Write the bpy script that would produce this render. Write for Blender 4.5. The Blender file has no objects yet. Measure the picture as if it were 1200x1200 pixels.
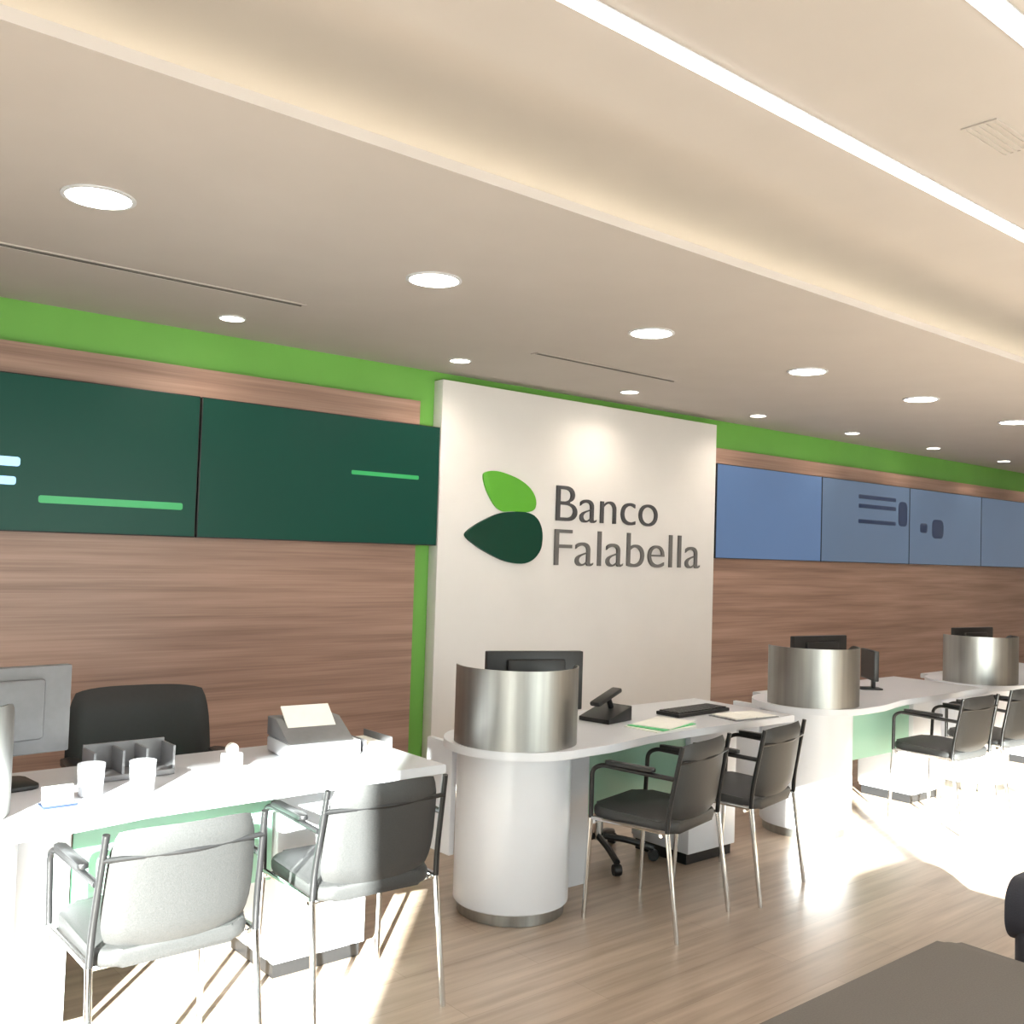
import bpy, bmesh, math, random
from mathutils import Vector, Matrix
random.seed(7)
PI = math.pi
S = bpy.context.scene
COL = S.collection

# ------------------------------------------------------------------ camera
YAW, PITCH, ROLL, FPX, EYE = 0.698579, 0.0395276, 0.0316182, 1161.77, 1.571
cam_d = bpy.data.cameras.new('camera'); cam = bpy.data.objects.new('camera', cam_d); COL.objects.link(cam)
cam_d.sensor_width = 36.0; cam_d.lens = FPX/1200*36.0; cam_d.clip_start = 0.05
fwd = Vector((math.sin(YAW)*math.cos(PITCH), math.cos(YAW)*math.cos(PITCH), math.sin(PITCH)))
rgt = Vector((math.cos(YAW), -math.sin(YAW), 0)); upv = rgt.cross(fwd)
r2 = rgt*math.cos(ROLL)+upv*math.sin(ROLL); u2 = -rgt*math.sin(ROLL)+upv*math.cos(ROLL)
M = Matrix((( r2.x, u2.x, -fwd.x, 0), (r2.y, u2.y, -fwd.y, 0), (r2.z, u2.z, -fwd.z, EYE), (0,0,0,1)))
cam.matrix_world = M
S.camera = cam

# ------------------------------------------------------------------ world, sun, exposure
SKY = 5.2; SUN = 80.0; SUN_AZ = math.radians(43); SUN_EL = math.radians(17.8)
w = bpy.data.worlds.new('sky'); S.world = w; w.use_nodes = True
bg = w.node_tree.nodes['Background']; bg.inputs[0].default_value = (0.94, 0.98, 1.0, 1); bg.inputs[1].default_value = SKY
sd = bpy.data.lights.new('sun', 'SUN'); sun = bpy.data.objects.new('sun', sd); COL.objects.link(sun)
sd.energy = SUN; sd.color = (1.0, 0.97, 0.93); sd.angle = math.radians(0.6)
sdir = Vector((math.sin(SUN_AZ)*math.cos(SUN_EL), math.cos(SUN_AZ)*math.cos(SUN_EL), -math.sin(SUN_EL)))
sun.rotation_euler = sdir.to_track_quat('-Z', 'Y').to_euler(); sun.location = (-8, -10, 8)
S.view_settings.view_transform = 'Standard'; S.view_settings.look = 'None'
S.view_settings.gamma = 1.0; S.view_settings.use_curve_mapping = False
S.view_settings.exposure = 0.28
LED_E = 9.0; COVE_E = 19.0; BIG_E = 40.0; SMALL_W = 12.0

# ------------------------------------------------------------------ materials
def srgb(r, g, b):
    f = lambda c: (c/12.92 if c <= 0.04045 else ((c+0.055)/1.055)**2.4)
    return (f(r/255), f(g/255), f(b/255), 1)
def mat(name, col, rough=0.5, metal=0.0, spec=0.5, noise=0.0, nscale=20, emit=None, es=0.0, coat=0.0, bump=0.0, stretch=None):
    m = bpy.data.materials.new(name); m.use_nodes = True
    nt = m.node_tree; b = nt.nodes['Principled BSDF']
    b.inputs['Base Color'].default_value = col; b.inputs['Roughness'].default_value = rough
    b.inputs['Metallic'].default_value = metal; b.inputs['Specular IOR Level'].default_value = spec
    b.inputs['Coat Weight'].default_value = coat
    if emit:
        b.inputs['Emission Color'].default_value = emit; b.inputs['Emission Strength'].default_value = es
    if noise or bump:
        tc = nt.nodes.new('ShaderNodeTexCoord'); mp = nt.nodes.new('ShaderNodeMapping')
        if stretch: mp.inputs['Scale'].default_value = stretch
        nz = nt.nodes.new('ShaderNodeTexNoise'); nz.inputs['Scale'].default_value = nscale; nz.inputs['Detail'].default_value = 4
        nt.links.new(tc.outputs['Object'], mp.inputs[0]); nt.links.new(mp.outputs[0], nz.inputs['Vector'])
        if noise:
            mx = nt.nodes.new('ShaderNodeMixRGB'); mx.blend_type = 'MULTIPLY'; mx.inputs[0].default_value = 1
            mx.inputs[1].default_value = col
            rp = nt.nodes.new('ShaderNodeMapRange'); rp.inputs[1].default_value = .3; rp.inputs[2].default_value = .7
            rp.inputs[3].default_value = 1-noise; rp.inputs[4].default_value = 1+noise*.4
            nt.links.new(nz.outputs[0], rp.inputs[0]); nt.links.new(rp.outputs[0], mx.inputs[2])
            nt.links.new(mx.outputs[0], b.inputs['Base Color'])
        if bump:
            bp = nt.nodes.new('ShaderNodeBump'); bp.inputs['Strength'].default_value = bump; bp.inputs['Distance'].default_value = .002
            nt.links.new(nz.outputs[0], bp.inputs['Height']); nt.links.new(bp.outputs[0], b.inputs['Normal'])
    return m

def wood_wall_mat():
    m = bpy.data.materials.new('wall laminate'); m.use_nodes = True; nt = m.node_tree; b = nt.nodes['Principled BSDF']
    tc = nt.nodes.new('ShaderNodeTexCoord')
    def streak(sc, scale, det):
        mp = nt.nodes.new('ShaderNodeMapping'); mp.inputs['Scale'].default_value = sc
        nz = nt.nodes.new('ShaderNodeTexNoise'); nz.inputs['Scale'].default_value = scale; nz.inputs['Detail'].default_value = det
        nt.links.new(tc.outputs['Object'], mp.inputs[0]); nt.links.new(mp.outputs[0], nz.inputs['Vector']); return nz
    n1 = streak((.35, 1, 9), 2.2, 6); n2 = streak((.5, 1, 40), 3.0, 3)
    ad = nt.nodes.new('ShaderNodeMath'); ad.operation = 'MULTIPLY_ADD'; ad.inputs[1].default_value = .45
    nt.links.new(n2.outputs[0], ad.inputs[0]); nt.links.new(n1.outputs[0], ad.inputs[2])
    cr = nt.nodes.new('ShaderNodeValToRGB'); e = cr.color_ramp.elements
    e[0].position = .48; e[0].color = srgb(130, 102, 90); e[1].position = .92; e[1].color = srgb(170, 138, 124)
    nt.links.new(ad.outputs[0], cr.inputs[0]); nt.links.new(cr.outputs[0], b.inputs['Base Color'])
    b.inputs['Roughness'].default_value = .38
    return m
def floor_mat():
    m = bpy.data.materials.new('floor wood'); m.use_nodes = True; nt = m.node_tree; b = nt.nodes['Principled BSDF']
    tc = nt.nodes.new('ShaderNodeTexCoord')
    br = nt.nodes.new('ShaderNodeTexBrick'); br.offset = .37
    br.inputs['Color1'].default_value = (.86, .86, .86, 1); br.inputs['Color2'].default_value = (1, 1, 1, 1)
    br.inputs['Mortar'].default_value = (.72, .70, .68, 1); br.inputs['Scale'].default_value = 1
    br.inputs['Mortar Size'].default_value = .0015; br.inputs['Brick Width'].default_value = 1.3; br.inputs['Row Height'].default_value = .19
    nt.links.new(tc.outputs['Object'], br.inputs['Vector'])
    mp = nt.nodes.new('ShaderNodeMapping'); mp.inputs['Scale'].default_value = (.6, 9, 1)
    nz = nt.nodes.new('ShaderNodeTexNoise'); nz.inputs['Scale'].default_value = 2.5; nz.inputs['Detail'].default_value = 6
    nt.links.new(tc.outputs['Object'], mp.inputs[0]); nt.links.new(mp.outputs[0], nz.inputs['Vector'])
    cr = nt.nodes.new('ShaderNodeValToRGB'); e = cr.color_ramp.elements
    e[0].position = .3; e[0].color = srgb(160, 141, 124); e[1].position = .72; e[1].color = srgb(196, 177, 160)
    nt.links.new(nz.outputs[0], cr.inputs[0])
    mx = nt.nodes.new('ShaderNodeMixRGB'); mx.blend_type = 'MULTIPLY'; mx.inputs[0].default_value = 1
    nt.links.new(cr.outputs[0], mx.inputs[1]); nt.links.new(br.outputs[0], mx.inputs[2]); nt.links.new(mx.outputs[0], b.inputs['Base Color'])
    b.inputs['Roughness'].default_value = .29; b.inputs['Specular IOR Level'].default_value = .6
    return m
def glass_mat(name, tint, gloss=.08):
    m = bpy.data.materials.new(name); m.use_nodes = True; nt = m.node_tree; nt.nodes.remove(nt.nodes['Principled BSDF'])
    t = nt.nodes.new('ShaderNodeBsdfTransparent'); t.inputs[0].default_value = tint
    g = nt.nodes.new('ShaderNodeBsdfGlossy'); g.inputs['Roughness'].default_value = .02
    mx = nt.nodes.new('ShaderNodeMixShader'); mx.inputs[0].default_value = gloss
    nt.links.new(t.outputs[0], mx.inputs[1]); nt.links.new(g.outputs[0], mx.inputs[2])
    nt.links.new(mx.outputs[0], nt.nodes['Material Output'].inputs[0]); return m
def frosted_mat(name, col):
    m = bpy.data.materials.new(name); m.use_nodes = True; nt = m.node_tree; b = nt.nodes['Principled BSDF']
    b.inputs['Base Color'].default_value = col; b.inputs['Roughness'].default_value = .25
    t = nt.nodes.new('ShaderNodeBsdfTranslucent'); t.inputs[0].default_value = col
    mx = nt.nodes.new('ShaderNodeMixShader'); mx.inputs[0].default_value = .4
    nt.links.new(b.outputs[0], mx.inputs[1]); nt.links.new(t.outputs[0], mx.inputs[2])
    nt.links.new(mx.outputs[0], nt.nodes['Material Output'].inputs[0]); return m

MT = dict(
    floor=floor_mat(), wood=wood_wall_mat(),
    ceil=mat('ceiling paint', srgb(188, 181, 177), .8, noise=.03, nscale=3),
    wall=mat('white wall paint', srgb(228, 222, 214), .7, noise=.03, nscale=4),
    green=mat('green paint', srgb(112, 176, 78), .55, noise=.05, nscale=3),
    panel=mat('logo panel white', srgb(224, 221, 221), .5, noise=.03, nscale=3),
    white=mat('white lacquer', srgb(214, 216, 223), .28, noise=.02, nscale=6),
    steel=mat('brushed steel', srgb(168, 168, 166), .4, metal=1.0, noise=.15, nscale=30, stretch=(1, 1, .05)),
    chrome=mat('chrome tube', srgb(220, 220, 220), .12, metal=1.0, noise=.02, nscale=40),
    black=mat('black plastic', srgb(30, 30, 32), .4, noise=.1, nscale=60),
    fabric=mat('charcoal upholstery', srgb(56, 56, 57), .5, noise=.2, nscale=250, bump=.3),
    leather=mat('black leather', srgb(20, 21, 23), .5, noise=.2, nscale=60, bump=.2),
    greyfab=mat('grey upholstery', srgb(110, 104, 99), .7, noise=.12, nscale=200, bump=.3),
    navy=mat('navy upholstery', srgb(40, 42, 54), .6, noise=.12, nscale=200, bump=.3),
    slot=mat('diffuser slot grey', srgb(95, 92, 88), .7, noise=.05, nscale=30),
    greymetal=mat('grey plastic', srgb(120, 120, 124), .4, noise=.06, nscale=40),
    frosted=frosted_mat('green frosted glass', srgb(176, 214, 198)),
    glass=glass_mat('window glass', (.93, .97, .95, 1)),
    frame=mat('window frame aluminium', srgb(120, 122, 124), .4, metal=.6, noise=.05, nscale=20),
    paper=mat('paper', srgb(236, 234, 228), .7, noise=.03, nscale=30),
    leaf_l=mat('sign lime green', srgb(92, 172, 48), .45, noise=.04, nscale=8),
    leaf_d=mat('sign dark green', srgb(8, 60, 46), .45, spec=.25, noise=.04, nscale=8),
    letter=mat('sign graphite', srgb(70, 70, 74), .5, noise=.05, nscale=12),
    letter2=mat('sign grey', srgb(104, 102, 102), .5, noise=.05, nscale=12),
    pave=mat('street paving', srgb(150, 146, 140), .8, noise=.2, nscale=2),
    led=mat('led diffuser', (1, .97, .92, 1), .5, emit=(1, .96, .90, 1), es=LED_E, noise=.01),
    cove=mat('cove led', (1, .93, .75, 1), .5, emit=(1, .91, .68, 1), es=COVE_E, noise=.01),
    big=mat('downlight lens', (1, .97, .92, 1), .5, emit=(1, .94, .85, 1), es=BIG_E, noise=.01),
    small=mat('spot lens', (1, .95, .85, 1), .5, emit=(1, .92, .78, 1), es=14, noise=.01),
    scr_g=mat('screen dark green', srgb(8, 40, 32), .3, spec=.2, noise=.15, nscale=1.2, emit=srgb(24, 78, 64), es=.5),
    scr_b=mat('screen blue', srgb(50, 70, 100), .3, spec=.2, noise=.15, nscale=1.2, emit=srgb(100, 122, 156), es=.6),
    scr_b2=mat('screen slate blue', srgb(60, 76, 98), .3, spec=.2, noise=.15, nscale=1.2, emit=srgb(104, 120, 142), es=.5),
    mid_green=mat('mid green', srgb(40, 140, 80), .3, emit=srgb(52, 158, 92), es=.45, noise=.03),
    gfx_b=mat('screen graphic pale blue', srgb(150, 200, 235), .3, emit=srgb(150, 205, 245), es=.9, noise=.03),
    gfx_d=mat('screen graphic dark', srgb(30, 42, 66), .3, emit=srgb(44, 62, 96), es=.3, noise=.03),
)

# ------------------------------------------------------------------ mesh helpers
def box(bm, x0, x1, y0, y1, z0, z1, bev=0.0, seg=2):
    vs = [bm.verts.new((x, y, z)) for x in (x0, x1) for y in (y0, y1) for z in (z0, z1)]
    q = [(0,1,3,2), (4,6,7,5), (0,4,5,1), (2,3,7,6), (0,2,6,4), (1,5,7,3)]
    fs = [bm.faces.new([vs[i] for i in f]) for f in q]
    if bev:
        es = list({e for f in fs for e in f.edges})
        bmesh.ops.bevel(bm, geom=es, offset=bev, segments=seg, profile=.5, affect='EDGES')
    return bm
def B(*a, **k):
    return box(bmesh.new(), *a, **k)
def tube(bm, pts, r=.011, n=10, sub=4):
    pts = [Vector(p) for p in pts]
    if sub and len(pts) > 2:                      # round the corners
        out = [pts[0]]
        for i in range(1, len(pts)-1):
            a, b, c = pts[i-1], pts[i], pts[i+1]
            d = min((a-b).length, (c-b).length, .09)*.5
            p, q = b+(a-b).normalized()*d, b+(c-b).normalized()*d
            for k in range(sub+1):
                t = k/sub; out.append(p*(1-t)**2+b*2*t*(1-t)+q*t*t)
        out.append(pts[-1]); pts = out
    rings = []
    t0 = (pts[1]-pts[0]).normalized(); nrm = t0.orthogonal().normalized()
    for i, p in enumerate(pts):
        t = (pts[min(i+1, len(pts)-1)]-pts[max(i-1, 0)]).normalized()
        nrm = (nrm-t*nrm.dot(t)).normalized(); bn = t.cross(nrm)
        rings.append([bm.verts.new(p+(nrm*math.cos(2*PI*k/n)+bn*math.sin(2*PI*k/n))*r) for k in range(n)])
    for a, b in zip(rings, rings[1:]):
        for k in range(n):
            bm.faces.new((a[k], a[(k+1)%n], b[(k+1)%n], b[k]))
    bm.faces.new(rings[0][::-1]); bm.faces.new(rings[-1])
    return bm
def T(pts, r=.011, n=10, sub=4): return tube(bmesh.new(), pts, r, n, sub)
def prism(bm, poly, z0, z1, bev=0.0, seg=2):
    a = [bm.verts.new((x, y, z0)) for x, y in poly]; b = [bm.verts.new((x, y, z1)) for x, y in poly]
    n = len(poly); f0 = bm.faces.new(a[::-1]); f1 = bm.faces.new(b)
    for i in range(n): bm.faces.new((a[i], a[(i+1)%n], b[(i+1)%n], b[i]))
    if bev: bmesh.ops.bevel(bm, geom=list(f0.edges)+list(f1.edges), offset=bev, segments=seg, profile=.5, affect='EDGES')
    return bm
def P(poly, z0, z1, **k): return prism(bmesh.new(), poly, z0, z1, **k)
def lathe(bm, prof, n=32, c=(0, 0)):
    rings = []
    for r, z in prof:
        rings.append([bm.verts.new((c[0]+r*math.cos(2*PI*k/n), c[1]+r*math.sin(2*PI*k/n), z)) for k in range(n)])
    for a, b in zip(rings, rings[1:]):
        for k in range(n): bm.faces.new((a[k], a[(k+1)%n], b[(k+1)%n], b[k]))
    bm.faces.new(rings[0][::-1]); bm.faces.new(rings[-1]); return bm
def L(prof, n=32, c=(0, 0)): return lathe(bmesh.new(), prof, n, c)
def rrect(x0, x1, y0, y1, r, n=6):
    out = []
    for cx, cy, a in ((x1-r, y1-r, 0), (x0+r, y1-r, PI/2), (x0+r, y0+r, PI), (x1-r, y0+r, 1.5*PI)):
        out += [(cx+r*math.cos(a+PI/2*k/n), cy+r*math.sin(a+PI/2*k/n)) for k in range(n+1)]
    return out
def xf(bm, m):
    bmesh.ops.transform(bm, matrix=m, verts=bm.verts); return bm
def obj(name, bm, m, parent=None, smooth=True, label=None):
    bmesh.ops.recalc_face_normals(bm, faces=bm.faces)
    me = bpy.data.meshes.new(name); bm.to_mesh(me); bm.free()
    me.materials.append(MT[m] if isinstance(m, str) else m)
    if smooth:
        me.polygons.foreach_set('use_smooth', [True]*len(me.polygons))
        me.set_sharp_from_angle(angle=math.radians(38))
    o = bpy.data.objects.new(name, me); COL.objects.link(o)
    if parent: o.parent = parent
    if label: o['label'] = label
    return o
def tag(o, label, cat, group=None):
    o['label'] = label; o['category'] = cat
    if group: o['group'] = group
    return o
def thing(name, label, cat, loc=(0, 0, 0), rz=0, group=None):
    o = bpy.data.objects.new(name, None); COL.objects.link(o); o.location = loc; o.rotation_euler = (0, 0, rz)
    o.empty_display_size = .1
    return tag(o, label, cat, group)
def struct(name, bm, m, parent=None, label=None, cat=None):
    o = obj(name, bm, m, parent)
    if not parent: o['kind'] = 'structure'
    if label: o['label'] = label
    if cat and not parent: o['category'] = cat
    return o
def dup(root, loc, rz, label, group=None):
    def cp(o, par):
        c = o.copy(); COL.objects.link(c); c.parent = par
        for ch in [x for x in bpy.data.objects if x.parent == o]: cp(ch, c)
        return c
    r = cp(root, None); r.location = loc; r.rotation_euler = (0, 0, rz); r['label'] = label
    if group: r['group'] = group
    return r

# ------------------------------------------------------------------ the setting
XL, XR, YF, YB = -7.0, 13.6, -1.5, 5.3
ZU, ZS, YS = 3.05, 2.732, 2.44          # upper ceiling, soffit underside, soffit front edge
struct('floor', B(XL, XR, YF-.2, YB+.1, -.1, 0), 'floor', label='glossy light brown wood plank floor', cat='floor')
struct('wall_back', B(XL, XR, YB, YB+.1, 0, 3.2), 'green', label='back wall painted bright green behind the wood cladding', cat='wall')
struct('wall_left', B(XL-.1, XL, YF-.2, YB+.1, 0, 3.2), 'wall', label='plain white side wall', cat='wall')
struct('wall_right', B(XR, XR+.1, YF-.2, YB+.1, 0, 3.2), 'wall', label='white end wall far right', cat='wall')
struct('ceiling', B(XL, XR, YF-.2, 3.3, ZU, ZU+.1), 'ceil', label='raised cream ceiling with linear lights', cat='ceiling')
bm = B(XL, XR, YS, YB, ZS, ZS+.035); box(bm, XL, XR, 3.3, 3.4, ZS+.035, ZU+.1)
struct('ceiling', bm, 'ceil', label='lower cream ceiling with round downlights and cove edge', cat='ceiling')
# wood cladding below the green band, with a green reveal beside the logo panel
struct('wall_cladding', B(XL, 3.605, 5.24, YB-.001, 0, 2.515), 'wood', label='brown horizontal grain wood cladding left of the logo panel', cat='wall')
struct('wall_cladding', B(6.5, XR, 5.24, YB-.001, 0, 2.49), 'wood', label='brown wood cladding right of the logo panel', cat='wall')
struct('wall_logo_panel', B(3.75, 6.56, 5.2, YB-.001, .0, 2.672, bev=.004), 'panel', label='tall white panel carrying the leaf logo', cat='wall')
# unseen street front, openings shaped to place the sun patches: piers, lintels, glazing
bm = B(XL, -4.4, YF-.2, YF, 0, ZU)
box(bm, -2.22, .25, YF-.2, YF, 0, ZU)
box(bm, .25, 4.7, YF-.2, YF, 2.45, ZU)
box(bm, 4.7, XR, YF-.2, YF, 0, ZU)
struct('wall_front', bm, 'wall', label='street front wall of the branch', cat='wall')
def window(name, x0, x1, z0, z1, n, label):
    f = bmesh.new(); t = .04
    box(f, x0, x1, YF-.14, YF-.08, z1-t, z1); box(f, x0, x1, YF-.14, YF-.08, z0, z0+t)
    xs = [x0+(x1-x0)*i/n for i in range(n+1)]
    for i, x in enumerate(xs):
        a = x if i == 0 else x-t/2; a = x-t if i == n else a
        box(f, a, a+t, YF-.14, YF-.08, z0+t, z1-t)
    o = struct(name, f, 'frame', label=label, cat='window')
    for i in range(n):
        obj('pane', B(xs[i]+t/2+.001, xs[i+1]-t/2-.001, YF-.113, YF-.107, z0+t, z1-t), 'glass', o)
window('window_1', -4.4, -2.22, .02, ZU-.01, 1, 'tall street window behind the viewer, left')
window('window_2', 1.12, 4.7, .02, 2.45, 2, 'wide street window behind the viewer, right')
window('added_transom', .25, 1.12, 1.86, 2.45, 1, 'added transom opening above the sun-blocking door leaf')  # unseen opening added so sun reaches the foot of the third desk
d = struct('sun_block_door', B(.25, 1.12, YF-.15, YF-.08, 0.005, 1.86), 'frame', label='added unseen door leaf blocking low sun', cat='door')  # unseen leaf added to keep low sun off the nearer floor
obj('sun_block_door_handle', T([(1.03, YF-.08, .9), (1.03, YF-.03, .9), (1.03, YF-.03, 1.2), (1.03, YF-.08, 1.2)], .012), 'chrome', d)
struct('ground', B(-40, 40, -40, YF-.2, -.15, -.05), 'pave', label='street paving outside', cat='ground')

# ------------------------------------------------------------------ ceiling fittings
t = thing('cove_light', 'hidden warm light strip along the edge of the lower ceiling', 'cove light', (0, 3.08, ZS+.036))
obj('led_strip', B(XL+.1, XR-.1, -.012, .012, .008, .022), 'cove', t); obj('profile', B(XL+.1, XR-.1, -.016, .016, 0, .007), 'white', t)
for y, lab in ((1.90, 'long bright linear ceiling light crossing the upper right ceiling'), (1.17, 'linear ceiling light cut off at the top right corner')):
    t = thing('linear_light', lab, 'linear light', (0, y, ZU), group='linear ceiling lights')
    obj('housing', B(-4, 11, -.035, .035, -.006, -.001), 'white', t); obj('diffuser', B(-3.99, 10.99, -.027, .027, -.012, -.0062), 'led', t)
def downlight(x, y, r, name, lab, grp, lens):
    t = thing(name, lab, 'downlight', (x, y, ZS), group=grp)
    bm = bmesh.new(); n = 32; pr = [(r*.98, -.001), (r*1.12, -.001), (r*1.12, -.006), (r*.98, -.008)]
    rings = [[bm.verts.new((a*math.cos(2*PI*k/n), a*math.sin(2*PI*k/n), z)) for k in range(n)] for a, z in pr]
    for i in range(4):
        A_, B_ = rings[i], rings[(i+1)%4]
        for k in range(n): bm.faces.new((A_[k], A_[(k+1)%n], B_[(k+1)%n], B_[k]))
    obj('trim_ring', bm, 'white', t)
    obj('lens', L([(r*.97, -.001), (r*.97, -.005), (r*.6, -.0065), (.002, -.007)]), lens, t)
    return t
BX = [1.04, 2.44, 3.83, 5.25, 6.64, 8.14, 9.55, 10.95, 12.3]
ordn = ['first', 'second', 'third', 'fourth', 'fifth', 'sixth', 'seventh', 'eighth', 'ninth']
for i, x in enumerate(BX):
    lab = ['largest round white downlight, nearest at the left', 'second large round downlight from the left, over the desk row'][i] if i < 2 else f'large round downlight, {ordn[i]} from the left in the front row'
    downlight(x, 3.477, .108, 'round_downlight', lab, 'large downlights in the front row', 'big')
SX = [2.14, 3.62, 5.13, 6.64, 8.04, 9.53, 11.1, 12.6]
for i, x in enumerate(SX):
    lab = f'small round spotlight, {ordn[i]} from the left beside the back wall'
    t = downlight(x, 4.85, .062, 'small_spotlight', lab, 'small spotlights beside the back wall', 'small')
    ld = bpy.data.lights.new('spot_beam', 'SPOT'); lo = bpy.data.objects.new('spot_beam', ld); COL.objects.link(lo); lo.parent = t
    lo.location = (0, 0, -.03); ld.energy = SMALL_W; ld.color = (1, .88, .72); ld.spot_size = math.radians(150); ld.spot_blend = .9; ld.shadow_soft_size = .04
for x0, x1, lab in ((.5, 2.26, 'long dark slot air diffuser in the lower ceiling at the left'), (3.78, 5.0, 'faint slot air diffuser in the ceiling above the logo panel')):
    t = thing('slot_air_diffuser', lab, 'air diffuser', (0, 4.33, ZS), group='slot air diffusers')
    bm = B(x0, x1, -.034, -.022, -.006, -.001); box(bm, x0, x1, .022, .034, -.006, -.001); box(bm, x0-.012, x0, -.034, .034, -.006, -.001); box(bm, x1, x1+.012, -.034, .034, -.006, -.001)
    obj('frame', bm, 'ceil', t); obj('slot', B(x0, x1, -.022, .022, -.003, -.001), 'slot', t)
    obj('blade', B(x0, x1, -.003, .003, -.007, -.0032), 'slot', t)
t = thing('ceiling_grille', 'faint square air grille in the upper ceiling at the right', 'air grille', (3.42, 1.52, ZU))
bm = B(-.16, .16, -.06, -.05, -.006, -.001); box(bm, -.16, .16, .05, .06, -.006, -.001); box(bm, -.16, -.15, -.05, .05, -.006, -.001); box(bm, .15, .16, -.05, .05, -.006, -.001)
obj('frame', bm, 'ceil', t); obj('backing', B(-.15, .15, -.05, .05, -.002, -.001), 'ceil', t)
for k in range(4): obj('slat', B(-.15, .15, -.043+k*.024, -.031+k*.024, -.006, -.0022), 'ceil', t)

# ------------------------------------------------------------------ displays on the wall
def display(x0, x1, z0, z1, m, lab, grp):
    t = thing('wall_display', lab, 'display', ((x0+x1)/2, 5.238, z0), group=grp); wd = (x1-x0)/2-.004; h = z1-z0
    obj('housing', B(-wd, wd, -.04, 0, 0, h, bev=.003), 'black', t)
    s = obj('screen', B(-wd+.006, wd-.006, -.043, -.0402, .006, h-.006), m, t)
    return t, s
def gfx(s, x0, x1, z0, z1, m, name='screen_bar'):
    cx, zz = s.parent.location.x, s.parent.location.z
    obj(name, xf(P(rrect(x0-cx, x1-cx, z0-zz, z1-zz, min(x1-x0, z1-z0)*.3, 3), 0, .0015), Matrix.Translation((0, -.0432, 0)) @ Matrix.Rotation(PI/2, 4, 'X')), m, s)
gl = 'dark green displays left of the logo'
_, s1 = display(.53, 2.14, 1.591, 2.356, 'scr_g', 'dark green wall display at the far left with pale blue marks', gl)
_, s2 = display(2.14, 3.742, 1.591, 2.356, 'scr_g', 'dark green wall display next to the white logo panel', gl)
gfx(s1, .98, 1.25, 1.905, 1.95, 'gfx_b'); gfx(s1, .98, 1.235, 1.815, 1.855, 'gfx_b'); gfx(s1, .96, 1.005, 1.72, 1.95, 'gfx_b')
gfx(s1, 1.34, 2.06, 1.735, 1.772, 'mid_green'); gfx(s2, 3.09, 3.58, 2.005, 2.03, 'mid_green')  # thin green bars laid on the dark green screens
br = 'blue displays right of the logo'
_, r1 = display(6.57, 8.12, 1.566, 2.356, 'scr_b', 'plain blue wall display beside the white logo panel', br)
_, r2_ = display(8.12, 9.73, 1.566, 2.356, 'scr_b2', 'slate blue wall display with dark text lines', br)
_, r3 = display(9.73, 11.34, 1.566, 2.356, 'scr_b2', 'slate blue wall display with a small dark figure', br)
_, r4 = display(11.34, 12.95, 1.566, 2.356, 'scr_b2', 'slate blue wall display at the far right edge', br)
for z in (2.19, 2.10, 1.95): gfx(r2_, 8.75, 9.45, z, z+.04, 'gfx_d')
gfx(r2_, 9.5, 9.68, 1.95, 2.2, 'gfx_d'); gfx(r3, 10.2, 10.45, 1.85, 2.05, 'gfx_d'); gfx(r3, 9.95, 10.1, 1.9, 2.0, 'gfx_d')

# ------------------------------------------------------------------ logo sign
def smooth_poly(pts, k=4):
    n = len(pts); out = []
    for i in range(n):
        p0, p1, p2, p3 = [Vector(pts[(i+j-1) % n]) for j in range(4)]
        for s in range(k):
            u = s/k
            out.append(tuple(.5*((2*p1)+(p2-p0)*u+(2*p0-5*p1+4*p2-p3)*u*u+(3*p1-p0-3*p2+p3)*u**3)))
    return out
LA = [(4.097, 2.076), (4.126, 2.098), (4.184, 2.108), (4.266, 2.103), (4.4, 2.071), (4.501, 2.022), (4.558, 1.963), (4.574, 1.903), (4.553, 1.861), (4.471, 1.842), (4.361, 1.844), (4.277, 1.839), (4.212, 1.869), (4.148, 1.944), (4.111, 2.014)]
LB = [(3.957, 1.665), (4.004, 1.715), (4.116, 1.775), (4.242, 1.823), (4.361, 1.84), (4.484, 1.842), (4.572, 1.813), (4.623, 1.745), (4.636, 1.664), (4.619, 1.584), (4.552, 1.516), (4.449, 1.487), (4.303, 1.503), (4.16, 1.551), (4.043, 1.605)]
sg = thing('wall_sign', 'leaf logo with raised Banco Falabella lettering on white panel', 'sign', (4.3, 5.199, 1.47))
rx = Matrix.Rotation(PI/2, 4, 'X')
for nm, pl, m, d0, lb in (('leaf', LA, 'leaf_l', .014, 'light green leaf'), ('leaf', LB, 'leaf_d', .022, 'dark green leaf')):
    obj(nm, xf(P(smooth_poly([(x-4.3, z-1.47) for x, z in pl]), 0, d0, bev=.003), rx), m, sg, label=lb)
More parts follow.
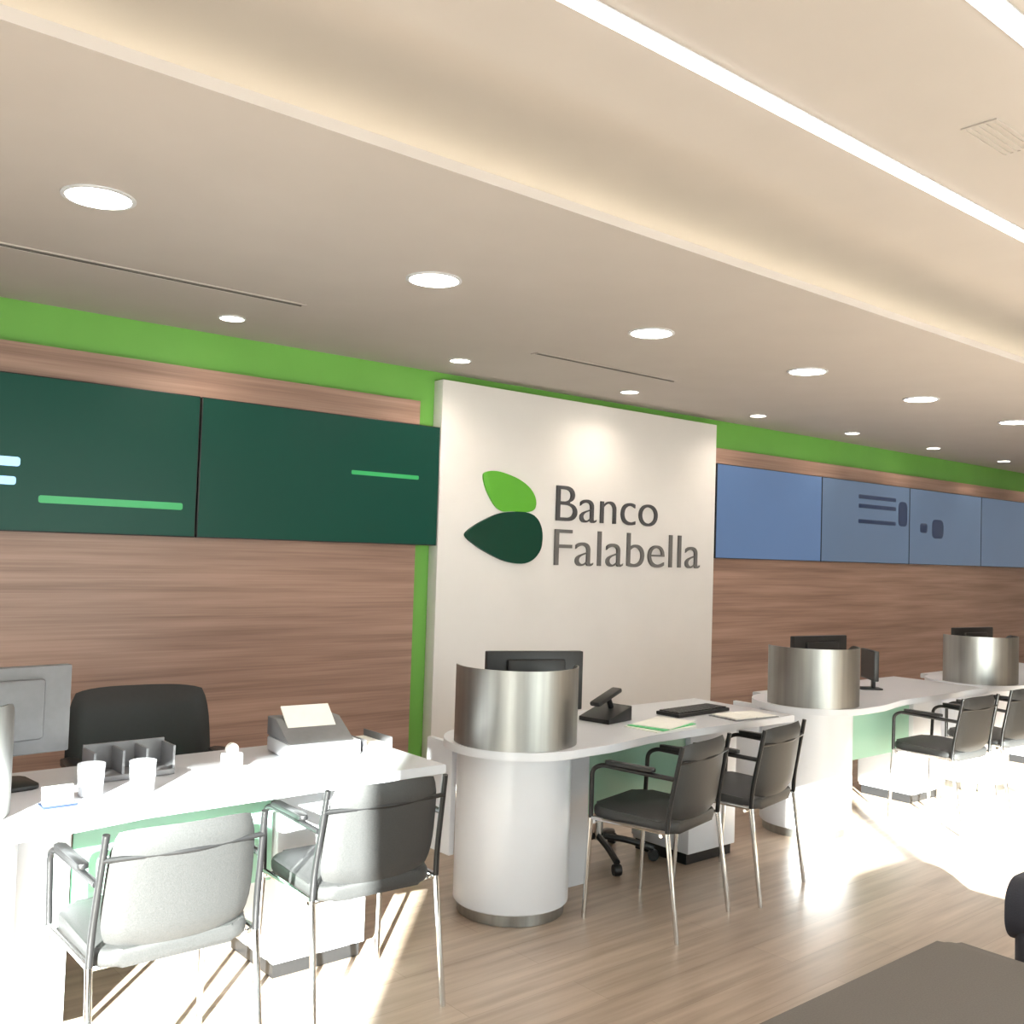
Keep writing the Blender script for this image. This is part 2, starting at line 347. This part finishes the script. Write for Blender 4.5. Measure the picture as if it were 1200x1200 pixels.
def lettering(txt, x0, x1, z0, cap, m):
    cu = bpy.data.curves.new('t', 'FONT'); cu.body = txt; cu.size = 1; cu.extrude = .0; cu.offset = -.012
    o = bpy.data.objects.new('t', cu); COL.objects.link(o)
    dg = bpy.context.evaluated_depsgraph_get(); dg.update()
    def mesh_of(s):
        cu.body = s; dg.update(); bpy.context.view_layer.update()
        return bpy.data.meshes.new_from_object(o.evaluated_get(bpy.context.evaluated_depsgraph_get()))
    me = mesh_of(txt); xs = [v.co.x for v in me.vertices]; a0, a1 = min(xs), max(xs)
    hh = max(v.co.y for v in mesh_of(txt[0]).vertices)
    sx, sz = (x1-x0)/(a1-a0), cap/hh
    bm = bmesh.new(); bm.from_mesh(me)
    bmesh.ops.remove_doubles(bm, verts=bm.verts, dist=1e-5)
    seen = set(); groups = []                                  # split into glyph islands
    for v in bm.verts:
        if v in seen: continue
        st = [v]; isl = set()
        while st:
            q = st.pop()
            if q in isl: continue
            isl.add(q); st += [e.other_vert(q) for e in q.link_edges]
        seen |= isl; groups.append(isl)
    for isl in sorted(groups, key=lambda g: min(v.co.x for v in g)):
        b2 = bmesh.new(); mp = {}
        for v in isl: mp[v] = b2.verts.new((x0-4.3+(v.co.x-a0)*sx, z0-1.47+v.co.y*sz, 0))
        for f in bm.faces:
            if f.verts[0] in isl:
                try: b2.faces.new([mp[v] for v in f.verts])
                except ValueError: pass
        r = bmesh.ops.extrude_face_region(b2, geom=list(b2.faces))
        bmesh.ops.translate(b2, vec=(0, 0, .015), verts=[g for g in r['geom'] if isinstance(g, bmesh.types.BMVert)])
        obj('letter', xf(b2, rx), m, sg)
    bm.free(); bpy.data.objects.remove(o)
lettering('Banco', 4.77, 5.84, 1.795, .255, 'letter')
lettering('Falabella', 4.765, 6.37, 1.478, .26, 'letter2')

# ------------------------------------------------------------------ workstations
TOPZ = .75
def arc(cx, cy, r, a0, a1, n): return [(cx+r*math.cos(a0+(a1-a0)*k/n), cy+r*math.sin(a0+(a1-a0)*k/n)) for k in range(n+1)]
def make_desk(lab):
    t = thing('service_desk', lab, 'desk', group='white service desks along the wall')
    # worktop: rounded end over the column, straight run to the right
    poly = arc(0, -.03, .335, PI/2, 1.5*PI, 20)+[(.25, -.365), (.55, -.30), (1.69, -.30), (1.69, .38), (0, .38)]
    obj('worktop', P(poly, .715, TOPZ, bev=.005), 'white', t)
    obj('column', L([(.247, .05), (.254, .056), (.254, .712)], 40), 'white', t)
    obj('toe_kick', L([(.235, .002), (.235, .0495)], 40), 'steel', t, label='steel plinth ring')
    obj('support_panel', B(.20, .40, -.07, -.03, .05, .713, bev=.003), 'white', t)
    obj('end_panel', B(-.22, -.19, .17, .36, .22, .713, bev=.003), 'white', t)
    g = obj('modesty_panel', B(.41, 1.10, -.055, -.045, .36, .69), 'frosted', t, label='green frosted glass panel')
    for x in (.50, 1.0): obj('clip', B(x-.02, x+.02, -.06, -.04, .69, .7135), 'steel', g)
    return t
desk = make_desk('white rounded service desk in full sun at the left')
def make_drawers(lab):
    t = thing('drawer_pedestal', lab, 'drawer unit', group='white drawer units under the desks')
    obj('body', B(-.19, .19, -.14, .24, .06, .712, bev=.003), 'white', t)
    obj('plinth', B(-.18, .18, -.12, .23, .003, .06), 'black', t)
    for k in range(3):
        d = obj('drawer', B(-.185, .185, .241, .255, .075+k*.212, .277+k*.212, bev=.002), 'white', t)
        obj('handle', T([(-.06, .255, .25+k*.212), (-.06, .275, .25+k*.212), (.06, .275, .25+k*.212), (.06, .255, .25+k*.212)], .004, 8), 'chrome', d)
    return t
draw = make_drawers('white drawer unit in the sun under the left desk')
def make_shield(lab):
    t = thing('privacy_screen', lab, 'screen', group='curved steel privacy screens')
    a0, a1 = math.radians(150), math.radians(345); ro, ri, n = .268, .262, 36
    bm = bmesh.new(); rings = []
    for k in range(n+1):
        a = a0+(a1-a0)*k/n; f = min(1, (n-k)/n*12); top = .33-.05*(1-f)**2
        rings.append([bm.verts.new((r*math.cos(a), r*math.sin(a), z)) for r, z in ((ri, .001), (ro, .001), (ro, top), (ri, top))])
    for p, q in zip(rings, rings[1:]):
        for i in range(4): bm.faces.new((p[i], p[(i+1)%4], q[(i+1)%4], q[i]))
    bm.faces.new(rings[0]); bm.faces.new(rings[-1][::-1])
    s = obj('sheet', bm, 'steel', t)
    for a in (175, 250, 320):
        c, s_ = math.cos(math.radians(a)), math.sin(math.radians(a))
        bm = B(-.02, .02, -.012, .012, .0005, .03, bev=.002)
        obj('foot', xf(bm, Matrix.Translation((c*.248, s_*.248, 0)) @ Matrix.Rotation(math.radians(a)+PI/2, 4, 'Z')), 'chrome', t)
    return t
shield = make_shield('sunlit curved steel privacy screen cut by the left edge')
def make_monitor(lab, wd=.50, ht=.31, m='black'):
    t = thing('monitor', lab, 'monitor', group='monitors on the service desks')   # screen looks to +Y
    obj('base', P(rrect(-.12, .12, -.09, .09, .03), .001, .014, bev=.004), 'black', t)
    obj('neck', xf(B(-.035, .035, -.012, .012, .0, .20, bev=.004), Matrix.Translation((0, -.03, .012))), 'black', t)
    b = obj('housing', B(-wd/2, wd/2, -.018, .018, .10, .10+ht, bev=.006), m, t)
    obj('back_bulge', B(-wd*.3, wd*.3, -.04, -.0185, .15, .06+ht, bev=.012), m, b)
    obj('display_face', B(-wd/2+.012, wd/2-.012, .0182, .0195, .118, .10+ht-.012), 'black', b)
    return t
X0 = [.60, 2.89, 5.14, 7.22]
DY = 3.37
dl = ['', 'white rounded service desk in front of the logo panel', 'white rounded service desk right of the logo panel, sunlit at its foot', 'white rounded service desk at the right edge', 'most distant white service desk at the right']
for i, x in enumerate(X0):
    if i == 0: desk.location = (x, DY, 0); draw.location = (x+1.30, DY+.06, 0); shield.location = (x-.06, DY-.07, TOPZ)
    else:
        dup(desk, (x, DY, 0), 0, dl[i])
        dup(draw, (x+1.30, DY+.06, 0), 0, 'white drawer unit under the '+['', 'desk in front of the logo panel', 'desk right of the logo panel', 'desk at the right edge', 'most distant desk'][i])
        dup(shield, (x-.06, DY-.07, TOPZ), 0, 'curved steel privacy screen on the '+['', 'desk in front of the logo panel', 'desk right of the logo panel', 'desk at the right edge', 'most distant desk'][i])
mon = make_monitor('black monitor behind the steel screen by the logo panel'); mon.location = (3.08, DY+.10, TOPZ); mon.rotation_euler.z = math.radians(-22)
mon.scale = (.95, 1, .88)
dup(mon, (5.42, DY+.10, TOPZ), math.radians(-8), 'black monitor behind the steel screen right of the logo')
dup(mon, (7.45, DY+.10, TOPZ), math.radians(-8), 'black monitor on the desk at the right edge')
m_ = dup(mon, (5.98, DY+.08, TOPZ), math.radians(50), 'small dark monitor turned sideways behind the third desk'); m_.scale = (.5, .8, .62)
m1 = make_monitor('grey-backed monitor on the sunlit left desk', .46, .29, 'greymetal'); m1.location = (.82, DY+.17, TOPZ); m1.rotation_euler.z = math.radians(6)

# ------------------------------------------------------------------ visitor chairs
def pad(w_, d_, h_, r, bev, curve=0.0):
    bm = P(rrect(-w_/2, w_/2, -d_/2, d_/2, r, 6), -h_/2, h_/2, bev=bev, seg=3)
    return bm
def back_pad(w_, h_, th, curve):
    nx, nz = 14, 10; bm = bmesh.new()
    def pt(u, v, side):                                   # u,v in -1..1, superellipse-like rounded corners
        x = u*w_/2*(1-.05*(v*.5+.5)); z = v*h_/2
        e = max(abs(u), abs(v)); th2 = th/2*math.sqrt(max(0, 1-e**6))
        k = .90+.10*(1-(abs(u)*abs(v))**3)
        return (x*k, curve*(1-u*u)*-1+side*th2, z*k)
    g = {s: [[bm.verts.new(pt(-1+2*i/nx, -1+2*j/nz, s)) for j in range(nz+1)] for i in range(nx+1)] for s in (-1, 1)}
    for s in (-1, 1):
        for i in range(nx):
            for j in range(nz):
                q = (g[s][i][j], g[s][i+1][j], g[s][i+1][j+1], g[s][i][j+1]); bm.faces.new(q if s < 0 else q[::-1])
    bmesh.ops.remove_doubles(bm, verts=bm.verts, dist=1e-5)
    return bm
def make_chair(lab):
    t = thing('visitor_chair', lab, 'chair', group='visitor chairs in front of the desks')     # faces +Y, origin on the floor under the seat
    bm = pad(.45, .41, .05, .07, .018); obj('seat', xf(bm, Matrix.Translation((0, -.01, .447)) @ Matrix.Rotation(math.radians(2), 4, 'X')), 'fabric', t)
    obj('backrest', xf(back_pad(.44, .34, .035, .035), Matrix.Translation((0, -.215, .635)) @ Matrix.Rotation(math.radians(9), 4, 'X')), 'fabric', t)
    for s in (-1, 1):
        obj('leg', T([(s*.245, .19, .0), (s*.238, .17, .43)], .010, 10, 0), 'chrome', t)
        obj('leg', T([(s*.245, -.26, .0), (s*.238, -.20, .43)], .010, 10, 0), 'chrome', t)
        bp = T([(s*.238, -.20, .43), (s*.236, -.205, .52), (s*.226, -.255, .79)], .010, 10, 3); obj('back_post', bp, 'black', t)
        ar = obj('armrest', T([(s*.238, .17, .43), (s*.245, .165, .64), (s*.245, .12, .665), (s*.236, -.225, .655)], .010, 10, 4), 'black', t)
        obj('arm_pad', P(rrect(s*.243-.016, s*.243+.016, -.14, .10, .015), .672, .688, bev=.004), 'black', ar)
    fr = T([(-.238, .155, .415), (.238, .155, .415)], .009, 8, 0); tube(fr, [(-.238, -.17, .415), (.238, -.17, .415)], .009, 8, 0)
    tube(fr, [(-.238, -.2, .43), (-.238, .17, .43)], .009, 8, 0); tube(fr, [(.238, -.2, .43), (.238, .17, .43)], .009, 8, 0)
    obj('seat_frame', fr, 'chrome', t)
    obj('back_rail', T([(-.229, -.245, .72), (0, -.282, .72), (.229, -.245, .72)], .008, 8, 6), 'black', t)
    return t
ch = make_chair('charcoal visitor chair at the left washed out by sunlight'); ch.location = (1.13, 2.95, 0)
CH = [(1.86, 3.05, -2, 'visitor chair half in sun, half in shade before the left desk'),
      (3.36, 2.97, 13, 'black visitor chair nearest the column of the logo desk'),
      (4.01, 3.02, 11, 'black visitor chair at the right end of the logo desk'),
      (6.02, 3.0, 0, 'dark visitor chair right of the sunlit column'),
      (6.75, 3.02, -3, 'dark visitor chair cut by the right edge of the picture')]
for x, y, a, lab in CH: dup(ch, (x, y, 0), math.radians(a), lab)

# ------------------------------------------------------------------ staff chairs
def make_office(lab):
    t = thing('office_chair', lab, 'office chair', group='black staff chairs behind the desks')    # faces -Y
    for k in range(5):
        a = 2*PI*k/5+.3; c, s = math.cos(a), math.sin(a)
        lg = obj('base_leg', T([(c*.03, s*.03, .115), (c*.16, s*.16, .10), (c*.29, s*.29, .07)], .018, 8, 3), 'black', t)
        cs = xf(L([(.004, -.02), (.026, -.02), (.029, -.012), (.029, .012), (.026, .02), (.004, .02)], 16), Matrix.Translation((c*.29, s*.29, .03)) @ Matrix.Rotation(a, 4, 'Z') @ Matrix.Rotation(PI/2, 4, 'X'))
        obj('caster', cs, 'black', lg)
    obj('gas_column', L([(.028, .10), (.028, .26), (.018, .262), (.018, .42)], 20), 'chrome', t)
    obj('seat', xf(pad(.50, .48, .08, .1, .03), Matrix.Translation((0, 0, .465))), 'leather', t)
    obj('backrest', xf(back_pad(.62, .50, .07, -.05), Matrix.Translation((0, .25, .685)) @ Matrix.Rotation(math.radians(-8), 4, 'X')), 'leather', t)
    obj('back_support', T([(0, .18, .44), (0, .32, .46), (0, .33, .72)], .02, 10, 4), 'black', t)
    for s in (-1, 1):
        ar = obj('armrest', T([(s*.24, .05, .47), (s*.30, .05, .49), (s*.30, .05, .64)], .014, 8, 4), 'black', t)
        obj('arm_pad', P(rrect(s*.30-.035, s*.30+.035, -.10, .16, .03), .64, .665, bev=.008), 'black', ar)
    return t
oc = make_office('large black leather staff chair behind the left desk'); oc.location = (1.555, 4.12, 0); oc.rotation_euler.z = math.radians(-8)
st = thing('office_stool', 'low black stool whose star base shows under the logo desk', 'stool', (3.72, 3.66, 0), .5)
for k in range(5):
    a = 2*PI*k/5; c, s = math.cos(a), math.sin(a)
    lg = obj('base_leg', T([(c*.03, s*.03, .115), (c*.16, s*.16, .10), (c*.29, s*.29, .065)], .017, 8, 3), 'black', st)
    cs = xf(L([(.004, -.02), (.026, -.02), (.029, -.012), (.029, .012), (.026, .02), (.004, .02)], 16), Matrix.Translation((c*.29, s*.29, .03)) @ Matrix.Rotation(a, 4, 'Z') @ Matrix.Rotation(PI/2, 4, 'X'))
    obj('caster', cs, 'black', lg)
obj('gas_column', L([(.028, .10), (.028, .26), (.018, .262), (.018, .44)], 20), 'chrome', st)
obj('seat', L([(.12, .44), (.19, .445), (.205, .47), (.195, .50), (.14, .515), (.01, .518)], 32), 'leather', st)

# ------------------------------------------------------------------ things on the desks
def cup(x, y, lab, r=.042, h=.10):
    t = thing('pen_cup', lab, 'cup', (x, y, TOPZ+.001), group='white cups on the left desk')
    obj('body', L([(r*.86, 0), (r, h), (r*.93, h), (r*.80, .006), (.001, .006)], 24), 'white', t); return t
cup(1.05, 3.30, 'white cup nearest the monitor on the left desk')
cup(1.20, 3.26, 'white cup second from the monitor on the left desk')
t = thing('desk_organizer', 'grey desk organizer behind the white cups', 'organizer', (1.24, 3.50, TOPZ+.001))
obj('tray', B(-.14, .14, -.06, .06, 0, .02, bev=.003), 'greymetal', t)
for x in (-.135, -.04, .04, .135): obj('divider', B(x-.004, x+.004, -.058, .058, .0205, .10), 'greymetal', t)
obj('back', B(-.14, .14, .052, .06, .0205, .11), 'greymetal', t)
t = thing('tape_dispenser', 'small white block on the left desk in front of the black chair', 'desk item', (1.58, 3.42, TOPZ+.001))
obj('body', B(-.035, .035, -.025, .025, 0, .06, bev=.008), 'white', t); obj('roll', xf(L([(.001, -.01), (.022, -.01), (.022, .01), (.001, .01)], 20), Matrix.Translation((0, 0, .07)) @ Matrix.Rotation(PI/2, 4, 'X')), 'paper', t)
t = thing('card_holder', 'small bluish card stand at the front of the left desk', 'card stand', (.93, 3.22, TOPZ+.001))
obj('foot', B(-.05, .05, -.03, .03, 0, .008, bev=.002), 'gfx_d', t); obj('card', xf(B(-.045, .045, -.003, .003, .009, .06), Matrix.Rotation(math.radians(-12), 4, 'X')), 'paper', t)
# desktop scanner / printer on left desk
t = thing('desktop_scanner', 'white and grey document scanner on the left desk', 'scanner', (1.99, 3.52, TOPZ+.001), math.radians(-6))
obj('body', B(-.17, .13, -.12, .12, 0, .06, bev=.01), 'white', t)
bm = bmesh.new(); prof = [(-.12, .061), (.12, .061), (.12, .15), (.05, .15)]
obj('cover', xf(P([(-.12, .061), (.12, .061), (.12, .135), (.03, .135)], -.17, .10, bev=.006), Matrix.Rotation(PI/2, 4, 'Z') @ Matrix.Rotation(PI/2, 4, 'X')), 'greymetal', t)
obj('paper_tray', xf(B(-.12, .08, -.003, .003, 0, .12), Matrix.Translation((-.02, -.03, .10)) @ Matrix.Rotation(math.radians(-50), 4, 'X')), 'paper', t)
t = thing('paper_stack', 'stack of white papers in front of the scanner on the left desk', 'papers', (1.62, 3.24, TOPZ+.001), .1)
for k in range(4): obj('sheet', xf(B(-.15, .15, -.105, .105, k*.006, k*.006+.005), Matrix.Rotation(random.uniform(-.1, .1), 4, 'Z')), 'paper', t)
def keyboard(x, y, rz, lab):
    t = thing('keyboard', lab, 'keyboard', (x, y, TOPZ+.001), rz, group='black keyboards')
    obj('case', B(-.22, .22, -.075, .075, 0, .018, bev=.004), 'black', t)
    for r in range(5):
        bm = bmesh.new()
        for c in range(14): box(bm, -.205+c*.0295, -.18+c*.0295, -.062+r*.026, -.040+r*.026, .0185, .024)
        obj('key_row', bm, 'black', t)
    return t
keyboard(4.15, 3.40, .05, 'black keyboard on the logo desk near its right end')
def phone(x, y, rz, lab):
    t = thing('desk_phone', lab, 'phone', (x, y, TOPZ+.001), rz, group='black desk phones')
    bm = bmesh.new(); obj('body', xf(P([(-.10, 0), (.10, 0), (.10, .07), (-.10, .02)], -.09, .09, bev=.004), Matrix.Rotation(PI/2, 4, 'X')), 'black', t)
    obj('stand', T([(.05, 0, .055), (.02, 0, .11)], .014, 10, 0), 'black', t)
    obj('handset', xf(B(-.10, .11, -.03, .03, 0, .025, bev=.01), Matrix.Translation((.0, 0, .10)) @ Matrix.Rotation(math.radians(-16), 4, 'Y')), 'black', t)
    return t
phone(3.56, 3.47, math.radians(10), 'black desk phone beside the monitor on the logo desk')
t = thing('document_tray', 'grey document tray beside the scanner on the left desk', 'tray', (2.205, 3.52, TOPZ+.001))
obj('base', B(-.065, .065, -.11, .11, 0, .006, bev=.002), 'greymetal', t)
for x in (-.063, .060): obj('side', B(x, x+.003, -.108, .108, .0062, .05), 'greymetal', t)
for k in range(3): obj('sheet', xf(B(-.055, .055, -.10, .10, .0065+k*.006, .0115+k*.006), Matrix.Rotation(random.uniform(-.02, .02), 4, 'Z')), 'paper', t)
t = thing('paper_sheets', 'loose papers with green edges on the logo desk', 'papers', (3.66, 3.20, TOPZ+.001), .05)
for k in range(3): obj('sheet', xf(B(-.15, .15, -.10, .10, k*.004, k*.004+.003), Matrix.Translation((k*.03, k*.012, 0)) @ Matrix.Rotation(.12*k, 4, 'Z')), ['paper', 'mid_green', 'paper'][k], t)
t = thing('open_folder', 'open white folder of papers at the right end of the logo desk', 'papers', (4.30, 3.18, TOPZ+.001), -.1)
obj('cover', B(-.17, .15, -.095, .095, 0, .004), 'greymetal', t); obj('sheet', B(-.155, -.01, -.085, .085, .0045, .010), 'paper', t); obj('sheet', B(.0, .14, -.085, .085, .0045, .009), 'paper', t)

# ------------------------------------------------------------------ waiting seats near the viewer
t = thing('waiting_bench', 'grey upholstered waiting bench in the bottom right foreground', 'bench', (2.0, 1.13, 0))
obj('cushion', P(rrect(-1.2, .985, -.36, .33, .05, 5), .16, .45, bev=.022, seg=4), 'greyfab', t)
obj('piping', T([(-1.2, .335, .428), (.95, .335, .428), (.99, .29, .428), (.99, -.36, .428)], .006, 8, 4), 'greyfab', t)
for x in (-1.1, .88):
    for y in (-.28, .25): obj('leg', L([(.022, .001), (.026, .158)], 14, (x, y)), 'chrome', t)
t = thing('lounge_chair', 'dark navy lounge chair at the lower right edge', 'lounge chair', (3.67, 1.10, 0))
obj('seat', P(rrect(-.33, .33, -.33, .33, .07, 5), .18, .42, bev=.03, seg=4), 'navy', t)
obj('backrest', xf(P(rrect(-.33, .33, .0, .20, .08, 10), -.06, .06, bev=.018, seg=3), Matrix.Translation((0, .28, .36)) @ Matrix.Rotation(PI/2, 4, 'X')), 'navy', t)
for x in (-.26, .26):
    for y in (-.26, .26): obj('leg', L([(.018, .001), (.022, .178)], 14, (x, y)), 'chrome', t)
